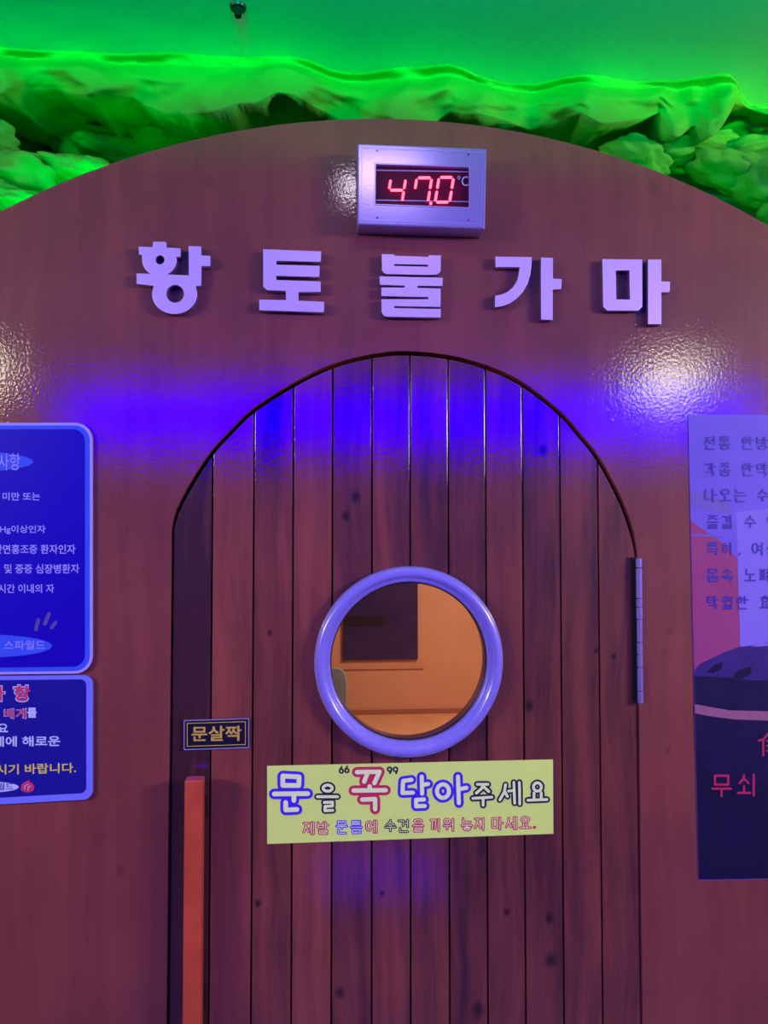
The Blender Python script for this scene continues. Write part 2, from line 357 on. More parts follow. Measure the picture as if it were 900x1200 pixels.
def brush(name, strokes, wpx, Y, m, parent, slope=0.0, ox=0.0, **props):
    """round-ended flat strokes, wpx wide in pixels"""
    bm = bmesh.new(); hw = wpx/2; k_ = [0]
    def poly(pts):
        y = Y - 0.000004*(k_[0] % 9); k_[0] += 1
        q = [P(x, y0 + slope*(x-ox), y) for x, y0 in pts]
        f = bm.faces.new([bm.verts.new(v) for v in q]); f.normal_update()
        if f.normal.y > 0: f.normal_flip()
    for s in strokes:
        for i, (x, y) in enumerate(s):
            poly([(x+hw*math.cos(2*math.pi*j/12), y+hw*math.sin(2*math.pi*j/12)) for j in range(12)])
            if i+1 < len(s):
                x2, y2 = s[i+1]; L = math.hypot(x2-x, y2-y)
                if L < 1e-6: continue
                nx, ny = -(y2-y)/L*hw, (x2-x)/L*hw
                poly([(x+nx, y+ny), (x2+nx, y2+ny), (x2-nx, y2-ny), (x-nx, y-ny)])
    o = from_bm(name, bm, m, None, **props)
    if parent: adopt(parent, o)
    return o

# ------------------------------------------------------------------ arch wall with the door opening
def smooth_curve(pts, n):                 # Catmull-Rom through pixel points
    out = []
    for i in range(len(pts)-1):
        p0, p1, p2, p3 = pts[max(i-1, 0)], pts[i], pts[i+1], pts[min(i+2, len(pts)-1)]
        for j in range(n):
            t = j/n
            out.append(tuple(0.5*((2*p1[k])+(-p0[k]+p2[k])*t+(2*p0[k]-5*p1[k]+4*p2[k]-p3[k])*t*t+(-p0[k]+3*p1[k]-3*p2[k]+p3[k])*t**3) for k in (0, 1)))
    out.append(pts[-1]); return out
arch_px = [(201,618),(207,596),(225,562),(247,529),(270,504),(296,479),(343,449),(389,427),(436,415),(475,411.5),(525,416),(570,428),(613,448),(657,482),(682,510),(703,537),(727,581),(741,618),(747,648)]
arch = smooth_curve(arch_px, 4)
archw = [(P(x, y).x, P(x, y).z) for x, y in arch]
XL, XR = archw[0][0], archw[-1][0]
# outer arch: a circle through three photographed points, then straight legs
A, B_, D_ = P(0, 248), P(452, 139), P(900, 264)
def circ3(p, q, r):
    ax, ay, bx, by, cx, cy = p.x, p.z, q.x, q.z, r.x, r.z
    d = 2*(ax*(by-cy)+bx*(cy-ay)+cx*(ay-by))
    ux = ((ax*ax+ay*ay)*(by-cy)+(bx*bx+by*by)*(cy-ay)+(cx*cx+cy*cy)*(ay-by))/d
    uz = ((ax*ax+ay*ay)*(cx-bx)+(bx*bx+by*by)*(ax-cx)+(cx*cx+cy*cy)*(bx-ax))/d
    return ux, uz, math.hypot(ax-ux, ay-uz)
AX, AZ, AR = circ3(A, B_, D_)
outer = [(AX+AR*math.cos(R(a)), AZ+AR*math.sin(R(a))) for a in [i*2.0 for i in range(0, 91)]]
loop = [(AX+AR, 0.0)] + outer + [(AX-AR, 0.0), (XL, 0.0)] + archw + [(XR, 0.0)]
bm = polyslab([loop], 0.0, 0.09)
wall = from_bm('wall_front', bm, M['panel'], kind='structure', tone=0.5)
bevel(wall, 0.004, 2, 40)

# floor, ceiling
bm = bmesh.new(); box(bm, (-3.6, -4.8, -0.05), (3.6, 0.5, 0.0)); from_bm('floor', bm, M['floor'], kind='structure')
bm = bmesh.new(); box(bm, (-3.6, -3.2, CZ), (3.6, 0.9, CZ+0.05)); from_bm('ceiling', bm, M['ceiling'], kind='structure')

# ------------------------------------------------------------------ door
door = empty('door_1', P(473, 629, 0.0)*1.0, kind='structure')
door.location.z = 0.0
GAP = 0.0035
def top_z(x):
    pts = archw
    return interp(pts, x)
def inset_top(x):                          # arch lowered along its normal by the gap
    cx = (XL+XR)/2; best = None
    for (a, b) in archw:
        pass
    z = top_z(x); e = 0.004
    s = (top_z(min(x+e, XR))-top_z(max(x-e, XL)))/(min(x+e, XR)-max(x-e, XL))
    return z - (GAP+0.0035)*math.sqrt(1+min(s*s, 9))
wc = P(479.5, 774.5, 0.0); WR = (P(591, 774).x-P(367, 774).x)/2
HR = WR*0.90                               # hole in the boards
edges_px = [201, 248.3, 297, 343.3, 389.5, 436, 481, 526, 570, 613.5, 657.5, 702, 747.5]
edx = [P(e, 629).x for e in edges_px]
edx[0] += GAP; edx[-1] -= GAP
tones = [0.02, 0.68, 0.50, 0.74, 0.34, 0.44, 0.38, 0.30, 0.40, 0.34, 0.44, 0.46]
YF, YB = 0.004, 0.034
for i in range(12):
    a, b = edx[i], edx[i+1]
    if i > 0: a += 0.0016
    if i < 11: b -= 0.0016
    n = 10
    xs = sorted(set([a+(b-a)*j/n for j in range(n+1)] + [x for x in (wc.x-HR, wc.x+HR) if a < x < b]))
    bm = bmesh.new(); cache = {}
    def V(x, z):
        k_ = (round(x, 5), round(z, 5))
        if k_ not in cache: cache[k_] = bm.verts.new((x, YF, z))
        return cache[k_]
    def hole(x):
        d = HR*HR-(x-wc.x)**2
        return math.sqrt(d) if d > 1e-9 else 0.0
    zb = 0.012
    for x1, x2 in zip(xs, xs[1:]):
        h1, h2 = hole(x1), hole(x2)
        for (q) in (((x1, zb), (x2, zb), (x2, wc.z-h2), (x1, wc.z-h1)), ((x1, wc.z+h1), (x2, wc.z+h2), (x2, inset_top(x2)), (x1, inset_top(x1)))):
            vs = []
            for c in q:
                v = V(*c)
                if v not in vs: vs.append(v)
            if len(vs) > 2: bm.faces.new(vs)
    g_ = bmesh.ops.extrude_face_region(bm, geom=bm.faces[:])
    for v in [e for e in g_['geom'] if isinstance(e, bmesh.types.BMVert)]: v.co.y = YB
    bmesh.ops.recalc_face_normals(bm, faces=bm.faces)
    o = part('plank', bm, M['plank'], door, tone=tones[i])
    bevel(o, 0.0005, 2, 50)
    if i == 0: o['label'] = 'dark narrow edge plank beside the handle'
# backing sheet behind the boards with the round opening
bl = [(XL+GAP*1.5, 0.014)] + [(x, inset_top(x)-0.004) for x, z in archw[1:-1]] + [(XR-GAP*1.5, 0.014)]
hc = [(wc.x+HR*1.0*math.cos(R(t)), wc.z+HR*1.0*math.sin(R(t))) for t in range(0, 360, 8)]
part('backing_sheet', polyslab([bl, hc], 0.0342, 0.046), M['groove'], door)
# black door stop lining in the opening
rim = [(XL+.001, 0.0)] + [(x, z-.001) for x, z in archw] + [(XR-.001, 0.0)]
rin = [(XL+0.03, 0.0)] + [(XL+0.03+(x-XL)*(XR-XL-0.06)/(XR-XL), z-0.03) for x, z in archw] + [(XR-0.03, 0.0)]
bm = polyslab([rim + rin[::-1]], 0.048, 0.088)
from_bm('trim_1', bm, M['black'], kind='structure')

# porthole: ring frame + glass
def lathe(prof, cx, cz, n=72):
    bm = bmesh.new(); rows = []
    for (r, y) in prof: rows.append([bm.verts.new((cx+r*math.cos(2*math.pi*j/n), y, cz+r*math.sin(2*math.pi*j/n))) for j in range(n)])
    m_ = len(prof)
    for i in range(m_):
        A_, B2 = rows[i], rows[(i+1) % m_]
        for j in range(n): bm.faces.new((A_[j], A_[(j+1) % n], B2[(j+1) % n], B2[j]))
    bmesh.ops.recalc_face_normals(bm, faces=bm.faces); return bm
WR2 = WR*0.985
prof = [(WR2, 0.0035), (WR2, -0.006), (WR2-.002, -0.012), (WR2-.007, -0.0165), (WR2-.013, -0.0175), (WR2-.018, -0.0155), (WR2-.0205, -0.0115),
        (WR2-.0215, -0.0105), (WR2-.026, -0.0105), (WR2-.0285, -0.008), (WR2-.029, 0.0), (WR2-.029, 0.04), (WR2-.0175, 0.04), (WR2-.0175, 0.0035)]
ring = part('porthole_frame', lathe(prof, wc.x, wc.z), M['ring'], door, smooth=True)
bm = bmesh.new()
bmesh.ops.create_cone(bm, cap_ends=True, segments=72, radius1=WR2-.0292, radius2=WR2-.0292, depth=0.005, matrix=Matrix.Translation((wc.x, 0.012, wc.z)) @ Matrix.Rotation(R(90), 4, 'X'))
part('porthole_glass', bm, M['glass'], door)
# narrow dark gasket between ring and glass
part('gasket', lathe([(WR2-.0288, 0.0), (WR2-.0312, 0.002), (WR2-.0312, 0.0090), (WR2-.0288, 0.0090)], wc.x, wc.z), M['dark_steel'], door, smooth=True)

# handle bar
hx0, hx1 = P(216, 930, -0.045).x, P(237, 930, -0.045).x; hz1 = P(226, 915, -0.045).z
bm = bmesh.new(); box(bm, (hx0, -0.045, hz1-0.52), (hx1, -0.018, hz1))
h = part('handle', bm, M['handle'], door, label='orange-red wooden handle bar'); bevel(h, 0.002)
for z in (hz1-0.40, hz1-0.07):
    bm = bmesh.new(); box(bm, (hx0+.006, -0.019, z), (hx1-.006, 0.0045, z+.03))
    q = from_bm('handle_bracket', bm, M['dark_steel']); q.parent = h; q.matrix_parent_inverse = h.matrix_world.inverted()
    q.parent = h; q.matrix_parent_inverse = Matrix.Translation(door.location).inverted()
# hinge
def cyl(bm, x, y, z0, z1, r, n=16):
    bmesh.ops.create_cone(bm, cap_ends=True, segments=n, radius1=r, radius2=r, depth=z1-z0, matrix=Matrix.Translation((x, y, (z0+z1)/2)))
hxp = P(749.5, 740, -0.006)
bm = bmesh.new(); box(bm, (P(740.5, 740).x, -0.0015, P(740, 823).z), (P(747, 740).x, 0.0032, P(740, 653).z))
hinge = part('hinge', bm, M['black'], door, label='long steel barrel hinge')
for a, b in ((654.5,665),(666,701),(702,711),(712,725.5),(726.5,752.5),(753.5,766.5),(767.5,781.5),(782.5,809.5),(810.5,824)):
    bm = bmesh.new(); cyl(bm, hxp.x, -0.006, P(749, b, -.006).z, P(749, a, -.006).z, 0.0056 if b < 752 else 0.0050)
    q = from_bm('knuckle', bm, M['steel'], smooth=False); q.parent = hinge; q.matrix_parent_inverse = Matrix.Translation(door.location).inverted(); bevel(q, .0008)

# ------------------------------------------------------------------ raised letters
def Zm(ox, oy, s, pts): return [(ox+x/s, oy+y/s) for x, y in pts]
def ccirc(cx, cy, r, n=28): return [(cx+r*math.cos(2*math.pi*i/n), cy+r*math.sin(2*math.pi*i/n)) for i in range(n)]
def arcp(cx, cy, r, a0, a1, n=12, ry=None):
    ry = ry or r
    return [(cx+r*math.cos(R(a0+(a1-a0)*i/n)), cy+ry*math.sin(R(a0+(a1-a0)*i/n))) for i in range(n+1)]
LY = -0.014
def letter(ch, place, shapes):
    bm = bmesh.new(); me_t = None
    for loops in shapes:
        b2 = polyslab([pxloop(l, LY) for l in loops], LY, -0.0002, 0.0006)
        t = bpy.data.meshes.new('t'); b2.to_mesh(t); b2.free(); bm.from_mesh(t); bpy.data.meshes.remove(t)
    bm.normal_update()
    for f in bm.faces: f.material_index = 0 if f.normal.y < -0.5 else 1
    from_bm('sign_letter', bm, [M['silver'], M['letter_side']], label=place, category='letter', group='raised silver letters over the door')
s8 = 900/110
hw = [(100,112),(235,118),(240,65),(355,68),(370,82),(370,122),(505,130),(505,212),(462,212)] + arcp(302, 240, 166, 0, 66, 8, 158) + \
     [(365,380),(583,390),(580,108),(703,112),(703,197),(790,203),(790,302),(705,302),(703,492),(652,492)] + arcp(446, 570, 216, -18, 205, 28, 192) + \
     [(82,472),(80,370),(240,375)] + arcp(302, 240, 168, 118, 180, 8, 158) + [(134,195),(105,192)]
letter('hwang', 'silver letter 황 with two round rings, first in the row on the arch',
       [[Zm(150, 275, s8, hw), Zm(150, 275, s8, ccirc(307, 241, 42)), Zm(150, 275, s8, ccirc(452, 567, 84))]])
s9 = 900/95
letter('to', 'silver letter 토 like a comb above a bar, second in the row',
       [[Zm(295, 285, s9, [(125,65),(770,90),(766,208),(275,195),(272,237),(755,250),(750,375),(272,362),(272,407),(765,425),(765,542),(520,542),(518,637),(805,650),(800,768),(85,745),(82,625),(380,630),(378,530),(170,522),(128,482)])]])
letter('bul', 'silver letter 불 of stacked slotted blocks, under the temperature display',
       [[Zm(435, 290, s9, [(115,72),(255,76),(256,90),(638,104),(640,84),(775,88),(772,250),(760,280),(728,302),(600,306),(170,296),(135,280),(120,250)]), Zm(435, 290, s9, [(255,184),(632,192),(632,212),(255,204)])],
        [Zm(435, 290, s9, [(92,318),(795,335),(792,428),(518,424),(514,447),(772,455),(770,660),(255,650),(255,672),(772,682),(770,778),(170,770),(135,755),(116,715),(112,572),(632,574),(635,552),(112,540),(112,442),(370,444),(375,424),(95,415)])]])
letter('ga', 'silver letter 가 with a curved hook and upright, fourth in the row',
       [[Zm(570, 290, 9, [(95,95),(480,100),(475,200),(462,290),(430,390),(385,470),(320,540),(250,590),(170,620),(90,632),(92,508),(160,495),(220,470),(280,420),(318,360),(340,290),(350,208),(95,208)])],
        [Zm(570, 290, 9, [(575,105),(703,108),(703,328),(795,332),(790,440),(700,442),(700,765),(575,762)])]])
letter('ma', 'silver letter 마 with a hollow box and upright, last in the row',
       [[Zm(700, 295, 9.47, [(55,80),(500,85),(500,610),(455,655),(110,655),(65,610)]), Zm(700, 295, 9.47, [(205,205),(355,208),(362,530),(212,528)])],
        [Zm(700, 295, 9.47, [(562,85),(712,85),(712,328),(808,332),(806,430),(795,450),(712,450),(712,805),(562,805)])]])

# ------------------------------------------------------------------ temperature display
DY = -0.045
disp = empty('temperature_display', P(494, 262, 0.0), label='silver framed red LED display reading 47.0 °C above the letters', category='display')
fr = [(419,168),(570.5,174),(568.5,268),(419,263)]
inn = [(440.5,192.5),(550,196),(550,243),(440,239)]
bm = polyslab([pxloop(fr, DY), pxloop(inn, DY)], DY, -0.0005); hs = part('housing', bm, M['steel'], disp); bevel(hs, .0025, 2, 50)
# raised rim line of the front plate
def edge_frame(name, pts, inset, Y, th, m_, parent):
    cx = sum(p[0] for p in pts)/4; cy = sum(p[1] for p in pts)/4
    q = [(x+(inset if x < cx else -inset), y+(inset if y < cy else -inset)) for x, y in pts]
    q2 = [(x+(.9 if x < cx else -.9), y+(.9 if y < cy else -.9)) for x, y in q]
    return part(name, polyslab([pxloop(q, Y), pxloop(q2, Y)], Y-th, Y), m_, parent)
edge_frame('rim', fr, 4.5, DY, .0006, M['plate_edge'], disp)
edge_frame('window_edge', [(439.5,191.5),(551,195),(551,244),(439,240)], 0, DY, .0006, M['plate_edge'], disp)
for (x, y) in ((442,176.5),(549,181),(442,255),(549,258)):
    bm = bmesh.new(); p = P(x, y, DY)
    bmesh.ops.create_cone(bm, cap_ends=True, segments=12, radius1=.0019, radius2=.0016, depth=.0012, matrix=Matrix.Translation((p.x, DY-.0004, p.z)) @ Matrix.Rotation(R(90), 4, 'X'))
    part('screw', bm, M['dark_steel'], disp)
LYD = DY+0.004
q0, q1 = P(439, 241, LYD+.002), P(551, 192, LYD+.002)
bm = bmesh.new(); box(bm, (q0.x-.001, LYD+.003, q0.z-.001), (q1.x+.001, LYD+.006, q1.z+.001)); part('display_panel', bm, M['lcd'], disp)
for yy in (200, 235):
    part('panel_line', flat([(441,yy-.3+(-.8)),(549,yy+.9),(549,yy+1.7),(441,yy)], LYD+.0028), M['print'], disp)
zz = 900/210
SEG = dict(a=((0,0),(1,0)), b=((1,0),(1,.5)), c=((1,.5),(1,1)), d=((0,1),(1,1)), e=((0,.5),(0,1)), f=((0,0),(0,.5)), g=((0,.5),(1,.5)))
def digit(x0, y0, w, h_, segs, sl=-0.16):
    for s in segs:
        (ax, ay), (bx, by) = SEG[s]
        def T(u, v): return (x0+u*w+sl*v*h_, y0+v*h_)
        (x1, y1), (x2, y2) = T(ax, ay), T(bx, by)
        L = math.hypot(x2-x1, y2-y1); dx, dy = (x2-x1)/L, (y2-y1)/L; nx, ny = -dy*1.45, dx*1.45
        x1 += dx*1.2; y1 += dy*1.2; x2 -= dx*1.2; y2 -= dy*1.2
        pts = [(x1, y1), (x1+dx*1.3+nx, y1+dy*1.3+ny), (x2-dx*1.3+nx, y2-dy*1.3+ny), (x2, y2), (x2-dx*1.3-nx, y2-dy*1.3-ny), (x1+dx*1.3-nx, y1+dy*1.3-ny)]
        part('led_segment', polyslab([pxloop(pts, LYD)], LYD-.0012, LYD+.0005), M['led'], disp)
digit(458, 209.5, 17.5, 27, 'fgbc'); digit(488.5, 208.5, 17.5, 28.5, 'fabc'); digit(514.5, 208, 17, 29, 'abcdef')
p = P(504.8, 238.4, LYD); bm = bmesh.new(); bmesh.ops.create_cone(bm, cap_ends=True, segments=14, radius1=.0026, radius2=.0026, depth=.0016, matrix=Matrix.Translation((p.x, LYD-.0003, p.z)) @ Matrix.Rotation(R(90), 4, 'X'))
part('decimal_point', bm, M['led'], disp)
text('unit_mark', '°C', (536, 206, 549, 218), LYD+.0004, M['print'], disp, bold=.0)

# ------------------------------------------------------------------ notice on the door
YN = 0.0030
nt = empty('door_notice', P(480, 985, YN), label='yellow-green notice 문을 꼭 닫아주세요 in outlined letters below the porthole', category='notice')
cor = [(313,897.5),(648,890),(648.5,977),(313,989)]
part('sheet', polyslab([pxloop(cor, YN)], YN-.0004, YN+.0006), M['yellow'], nt)
Y1, Y2 = YN-.0007, YN-.0010
def bub(name, chars, w1, w2, m1, slope=0.0, fill='ink_white'):
    st = []
    for ch, b in chars: st += syl(ch, b)
    brush(name+'_outline', st, w1, Y1, M[m1], nt); brush(name+'_fill', st, w2, Y2, M[fill], nt)
def ins(b, d): return (b[0]+d, b[1]+d, b[2]-d, b[3]-d)
def hand(name, ox, oy, sc, strokes, w1, w2, m1):
    st = [[(ox+x/sc, oy+y/sc) for x, y in l] for l in strokes]
    brush(name+'_outline', st, w1, Y1, M[m1], nt); brush(name+'_fill', st, w2, Y2, M['ink_white'], nt)
A5, A4 = (300, 880, 5.0), (460, 880, 4.5)
hand('big_letter', *A5, [[(157,147),(253,152),(251,202),(157,202),(157,147)], [(107,252),(303,250)], [(222,255),(222,290)], [(174,302),(174,346),(240,343)]], 12.6, 5.6, 'ink_blue')
hand('letter', *A5, [circ(420,218,27,18), [(360,268),(478,268)], [(400,302),(448,300),(448,322),(404,326),(404,350),(450,348)]], 7.8, 3.4, 'ink_black')
hand('big_letter', *A5, [[(592,124),(724,122)], [(655,126),(634,180)], [(722,126),(694,188)], [(666,208),(666,230)], [(572,232),(760,230)], [(622,285),(698,282),(698,342)]], 12.0, 5.2, 'ink_red')
hand('big_letter', *A4, [[(100,152),(56,158),(52,222),(108,220)], [(154,135),(156,225)], [(158,180),(188,174)], [(166,256),(124,258),(124,292),(170,290)]], 11.4, 4.8, 'ink_blue')
hand('big_letter', *A4, [circ(266,212,32,36), [(345,135),(350,275)], [(350,202),(390,194)]], 11.4, 4.8, 'ink_blue')
hand('letter', *A4, [[(447,176),(503,176)], [(480,180),(468,200),(442,222)], [(482,190),(508,214)], [(424,250),(524,244)], [(478,250),(478,286)]], 7.8, 3.3, 'ink_black')
hand('letter', *A4, [[(596,178),(590,215),(566,258)], [(592,215),(606,240)], [(612,212),(638,208)], [(640,166),(644,275)], [(669,166),(671,280)]], 7.4, 3.2, 'ink_black')
hand('letter', *A4, [circ(764,190,21,22), [(746,222),(746,250)], [(784,220),(784,250)], [(714,260),(814,256)]], 7.8, 3.3, 'ink_black')
for (x, y) in ((400,903.5),(406.5,903)):
    brush('quote_mark', [circ(x, y, 2.2, 2.4, 10), [(x-2, y-1), (x+.5, y-5)]], 1.9, Y1, M['ink_black'], nt)
for (x, y) in ((456.5,901.5),(463.5,901.5)):
    brush('quote_mark', [circ(x, y, 2.4, 2.4, 10), [(x+2.2, y+1), (x+.5, y+5)]], 1.9, Y1, M['ink_black'], nt)
small = [('제',354,'ink_red'),('발',371,'ink_red'),('문',393,'ink_blue'),('틈',410,'ink_blue'),('에',427.5,'ink_red'),('수',450,'ink_black'),('건',465.5,'ink_black'),
         ('을',482.5,'ink_red'),('끼',503,'ink_red'),('워',518.5,'ink_red'),('놓',539.5,'ink_red'),('지',555,'ink_red'),('마',575.5,'ink_red'),('세',591.5,'ink_red'),('요',608,'ink_red')]
for ch, x, m_ in small:
    yt = 963.8-(x-354)*0.0245
    st = syl(ch, (x+1.5, yt, x+13.5, yt+13.5)); sfx = ''
    brush('small_lettering', st, 3.3, Y1, M[m_], nt); brush('small_lettering_fill', st, .9, Y2, M['ink_white'], nt)
brush('full_stop', [[(626, 969.5), (626.5, 969.5)]], 3.6, Y1, M['ink_red'], nt)

# ------------------------------------------------------------------ small plate
YP = 0.0
pl = empty('door_plate', P(254, 878, YP), label='small black plate reading 문살짝 in gold above the handle', category='plate')
c4 = [(215.3,844),(292,841.5),(292,876.5),(215.3,879)]
part('plate', polyslab([pxloop(c4, YP)], YP, YP+.0038), M['plate'], pl)
def frame4(name, pts, w, Y, m_, parent):
    cx = sum(p[0] for p in pts)/4; cy = sum(p[1] for p in pts)/4
    q2 = [(x+(w if x < cx else -w), y+(w if y < cy else -w)) for x, y in pts]
    part(name, polyslab([pxloop(pts, Y), pxloop(q2, Y)], Y-.0006, Y-.00001), m_, parent)
frame4('border', c4, 1.1, YP, M['plate_edge'], pl)
frame4('inner_border', [(219,847.3),(288,845.2),(288,872.8),(219,875)], .8, YP, M['gold'], pl)
text('lettering', '문살짝', (224.5,851.2,283,869), YP-.0008, M['gold'], pl, bold=.018, slope=-.018)

# ------------------------------------------------------------------ left signs
YS = -0.006
s1 = empty('notice_sign', P(20, 785, YS), label='deep blue rounded sign with pale border, upper of two at left edge', category='sign')
s1.location.y = 0
def sk1(x, y):                             # upper sign: right side leans, lower edge rises
    return (x, y + (0.0 if y < 640 else 0.0))
o1 = rrect(-230, 495.5, 108, 790, 20); o2 = rrect(-227, 498.5, 105, 787, 17.5); o3 = rrect(-221, 503, 99.5, 782, 14)
def lean(pts): return [(x, y - (0.012 if y > 640 else 0)*(x)+ (0.4 if y > 640 else 0)) for x, y in pts]
part('board', polyslab([pxloop(lean(o1), YS)], YS, -.0003), M['sign_lilac'], s1)
part('border', flat(lean(o2), YS-.0004), M['sign_mid'], s1)
part('field', flat(lean(o3), YS-.0007), M['sign_blue'], s1)
YT = YS-.0010; YT2 = YS-.0013; YT3 = YS-.0016
part('title_oval', flat(lean(circ(-60, 541, 99, 13.5, 40)[:-1]), YT), M['sign_mid'], s1)
text('title_lettering', '사항', (-2,531,23.5,551), YT2, M['sign_text'], s1, bold=.0)
for t_, b in (('미만 또는', (3,577,47,586.5)), ('Hg이상인자', (0,615.5,53.5,626)), ('안면홍조증 환자인자', (-7,638,88.5,649)),
              ('및 중증 심장병환자', (5,661,93,672)), ('시간 이내의 자', (-2,684.5,63.5,695))):
    text('lettering', t_, b, YT, M['sign_text'], s1, bold=.014)
part('logo_oval', flat(circ(-20, 757, 81, 13.5, 40)[:-1], YT), M['sign_mid'], s1)
text('logo_lettering', '스파월드', (5,750.5,53,761.5), YT2, M['sign_text'], s1, bold=.0)
for a, b_, c, w in ((41.5,738,45,4.2), (52,731,57.5,4.4), (60,736.5,65,4.0)):
    dy = {41.5: (737.5, 726.5), 52: (731, 719.5), 60: (735.5, 729.5)}[a]
    brush('steam_stroke', [[(a+.5, dy[0]), (c, dy[1])]], w, YT, M['sign_grey'], s1)

s2 = empty('rules_sign', P(20, 935, YS), label='navy blue sign with red title and yellow last line, below the other', category='sign')
s2.location.y = 0
def lean2(pts): return [(x, y - (0.055*x-0.3 if y > 860 else 0.010*x)) for x, y in pts]
o1 = rrect(-230, 792.5, 108.2, 942.3, 10.5); o3 = rrect(-222, 797, 101, 934.5, 7)
part('board', polyslab([pxloop(lean2(o1), YS)], YS, -.0003), M['sign_peri'], s2)
part('field', flat(lean2(o3), YS-.0004), M['sign_navy'], s2)
text('title_lettering', '사', (-17,803.5,6.5,823), YT, M['sign_white'], s2, bold=.055, slope=-.02)
text('title_lettering', '사', (-16,804.5,5.5,822), YT2, M['sign_red'], s2, bold=.03, slope=-.02)
text('title_lettering', '항', (15,802,36.7,823), YT, M['sign_white'], s2, bold=.055)
text('title_lettering', '항', (16.2,803.2,35.6,821.8), YT2, M['sign_red'], s2, bold=.03)
text('lettering', '베게', (4.5,830,31,842.5), YT, M['sign_white'], s2, bold=.035)
text('lettering', '베게', (5,830.6,30.4,841.9), YT2, M['sign_red'], s2, bold=.018)
text('lettering', '를', (32,829.2,43,841), YT, M['sign_white'], s2, bold=.03)
text('lettering', '요', (-3,848,9.5,858), YT, M['sign_white'], s2, bold=.02)
text('lettering', '체에 해로운', (-9,863,70.5,875.2), YT, M['sign_white'], s2, bold=.02, slope=-.01)
text('lettering', '시기 바랍니다.', (-5,896,89,908), YT, M['sign_yellow'], s2, bold=.018, slope=-.025)
part('logo_oval', flat(circ(-12, 922.3, 34, 6.3, 30)[:-1], YT), M['sign_white'], s2)
text('logo_lettering', '월드', (-3,917.5,15.5,926), YT2, M['sign_navy'], s2, bold=.01)
part('flame_mark', flat([(24.5,926),(25,920),(28,917),(32,915.5),(34.5,913.2),(34.3,916),(38,918),(40.5,922),(39,926.5),(35,928.6),(29,928.4)], YT), M['sign_red'], s2)
brush('flame_line', [[(29,925),(29,921),(33,919)],[(33,926),(33,922.5),(36,921)]], .8, YT2, M['sign_white'], s2)

# ------------------------------------------------------------------ right poster
po = empty('poster', P(870, 1030, 0.0), label='tall lilac and dark poster with a cauldron print at the right edge', category='poster')
YQ = -0.0012
tl, bl_ = (806.5, 486), (818.7, 1031.5)
def ex(y): return tl[0]+(bl_[0]-tl[0])*(y-486)/(1031.5-486)     # left edge of the sheet at a row
part('sheet', polyslab([pxloop([tl, (1120, 486.5), (1120, 1026), bl_], YQ)], YQ, -.0002), M['poster'], po)
Yq = YQ-.0003; Yq2 = YQ-.0006; Yq3 = YQ-.0009
part('pink_print', flat([(ex(610)+.3,610),(852,640),(864,655),(867,745),(868,790),(ex(800)+.3,800)], Yq), M['poster_pink'], po)
part('pale_print', flat([(863,600),(1000,585),(1000,770),(868,770)], YQ-.0002), M['poster_pale'], po)
part('grey_smear_print', flat([(ex(578)+.3,576),(830,578),(855,592),(858,601),(835,600),(812,592),(ex(592)+.3,590)], Yq), M['poster_smudge'], po)
part('fold_print', flat([(ex(626)+.3,625.5),(838,627),(852,631),(838,629.5),(ex(628)+.3,628)], Yq2), M['poster_smudge'], po)
part('dark_print', flat([(ex(790)+.3,790),(1119,790),(1119,1025.6),(bl_[0]+.3,1031)], Yq), M['poster_dark'], po)
part('pot_top_print', flat([(ex(786)+.3,786),(820,778),(835,771),(850,764),(866,758),(882,756.5),(898,753),(960,753),(1030,775),(1060,800),(1060,812),(ex(810)+.3,812)], Yq2), M['poster_pot_top'], po)
part('pot_print', flat([(ex(792)+.3,792),(835,793),(880,797),(1060,800),(1060,838),(900,834),(850,832),(ex(826)+.3,827)], Yq2-.0001), M['poster_pot'], po)
for q in ([(828,788),(836,780),(847,775),(846,783),(836,789)], [(858,794),(866,785),(881,781),(880,790),(868,796)]):
    part('pot_hole_print', flat(q, Yq2-.0003), M['poster_dark'], po)
part('pot_lid_print', flat([(880,758),(892,754),(900,753.5),(960,753.5),(960,756),(900,757)], Yq2-.0003), M['poster_pale'], po)
part('rope_print', flat([(ex(826)+.3,825),(835,829),(855,832.5),(900,833.5),(1060,833),(1060,844),(900,844.5),(860,843),(830,839),(ex(836)+.3,836)], Yq3), M['poster_rope'], po)
part('pot_belly_print', flat([(ex(837)+.3,837),(830,839.5),(860,843.5),(900,845),(1060,844),(1060,900),(1000,925),(860,920),(826,900),(ex(880)+.3,880)], Yq2-.0001), M['poster_pot'], po)
def pline(s, x, y, w, h_, adv, gap, wid, m_, lastY=Yq3-.0003):
    for ch in s:
        if ch == ' ': x += gap; continue
        brush('lettering', syl(ch, (x, y, x+w, y+h_)), wid, lastY, m_, po); x += adv if ch not in ',.' else adv*.5
for s_, x, y in (('전통 한방', 826, 512), ('각종 한약', 826, 543), ('나오는 수', 826.5, 573.5), ('즐길 수 있', 829, 604.5), ('특히, 여성', 829, 636), ('몸속 노폐', 829, 667), ('탁월한 효', 829, 699)):
    pline(s_, x, y, 12.4, 14.4, 17.3, 9.5, 1.7, M['poster_ink'])
brush('red_lettering', syl('무', (834.8, 909, 856.5, 935)), 2.6, Yq3-.0003, M['poster_mag'], po)
brush('red_lettering', syl('쇠', (865, 908, 887, 932)), 2.6, Yq3-.0003, M['poster_mag'], po)
brush('red_lettering', [[(889,868),(895,866),(900,860)],[(894.5,867),(894.5,885)],[(899,868),(912,868)],[(899,874),(912,874)],[(899,880),(912,880)],[(905,862),(905,885)]], 2.4, Yq3-.0003, M['poster_mag'], po)

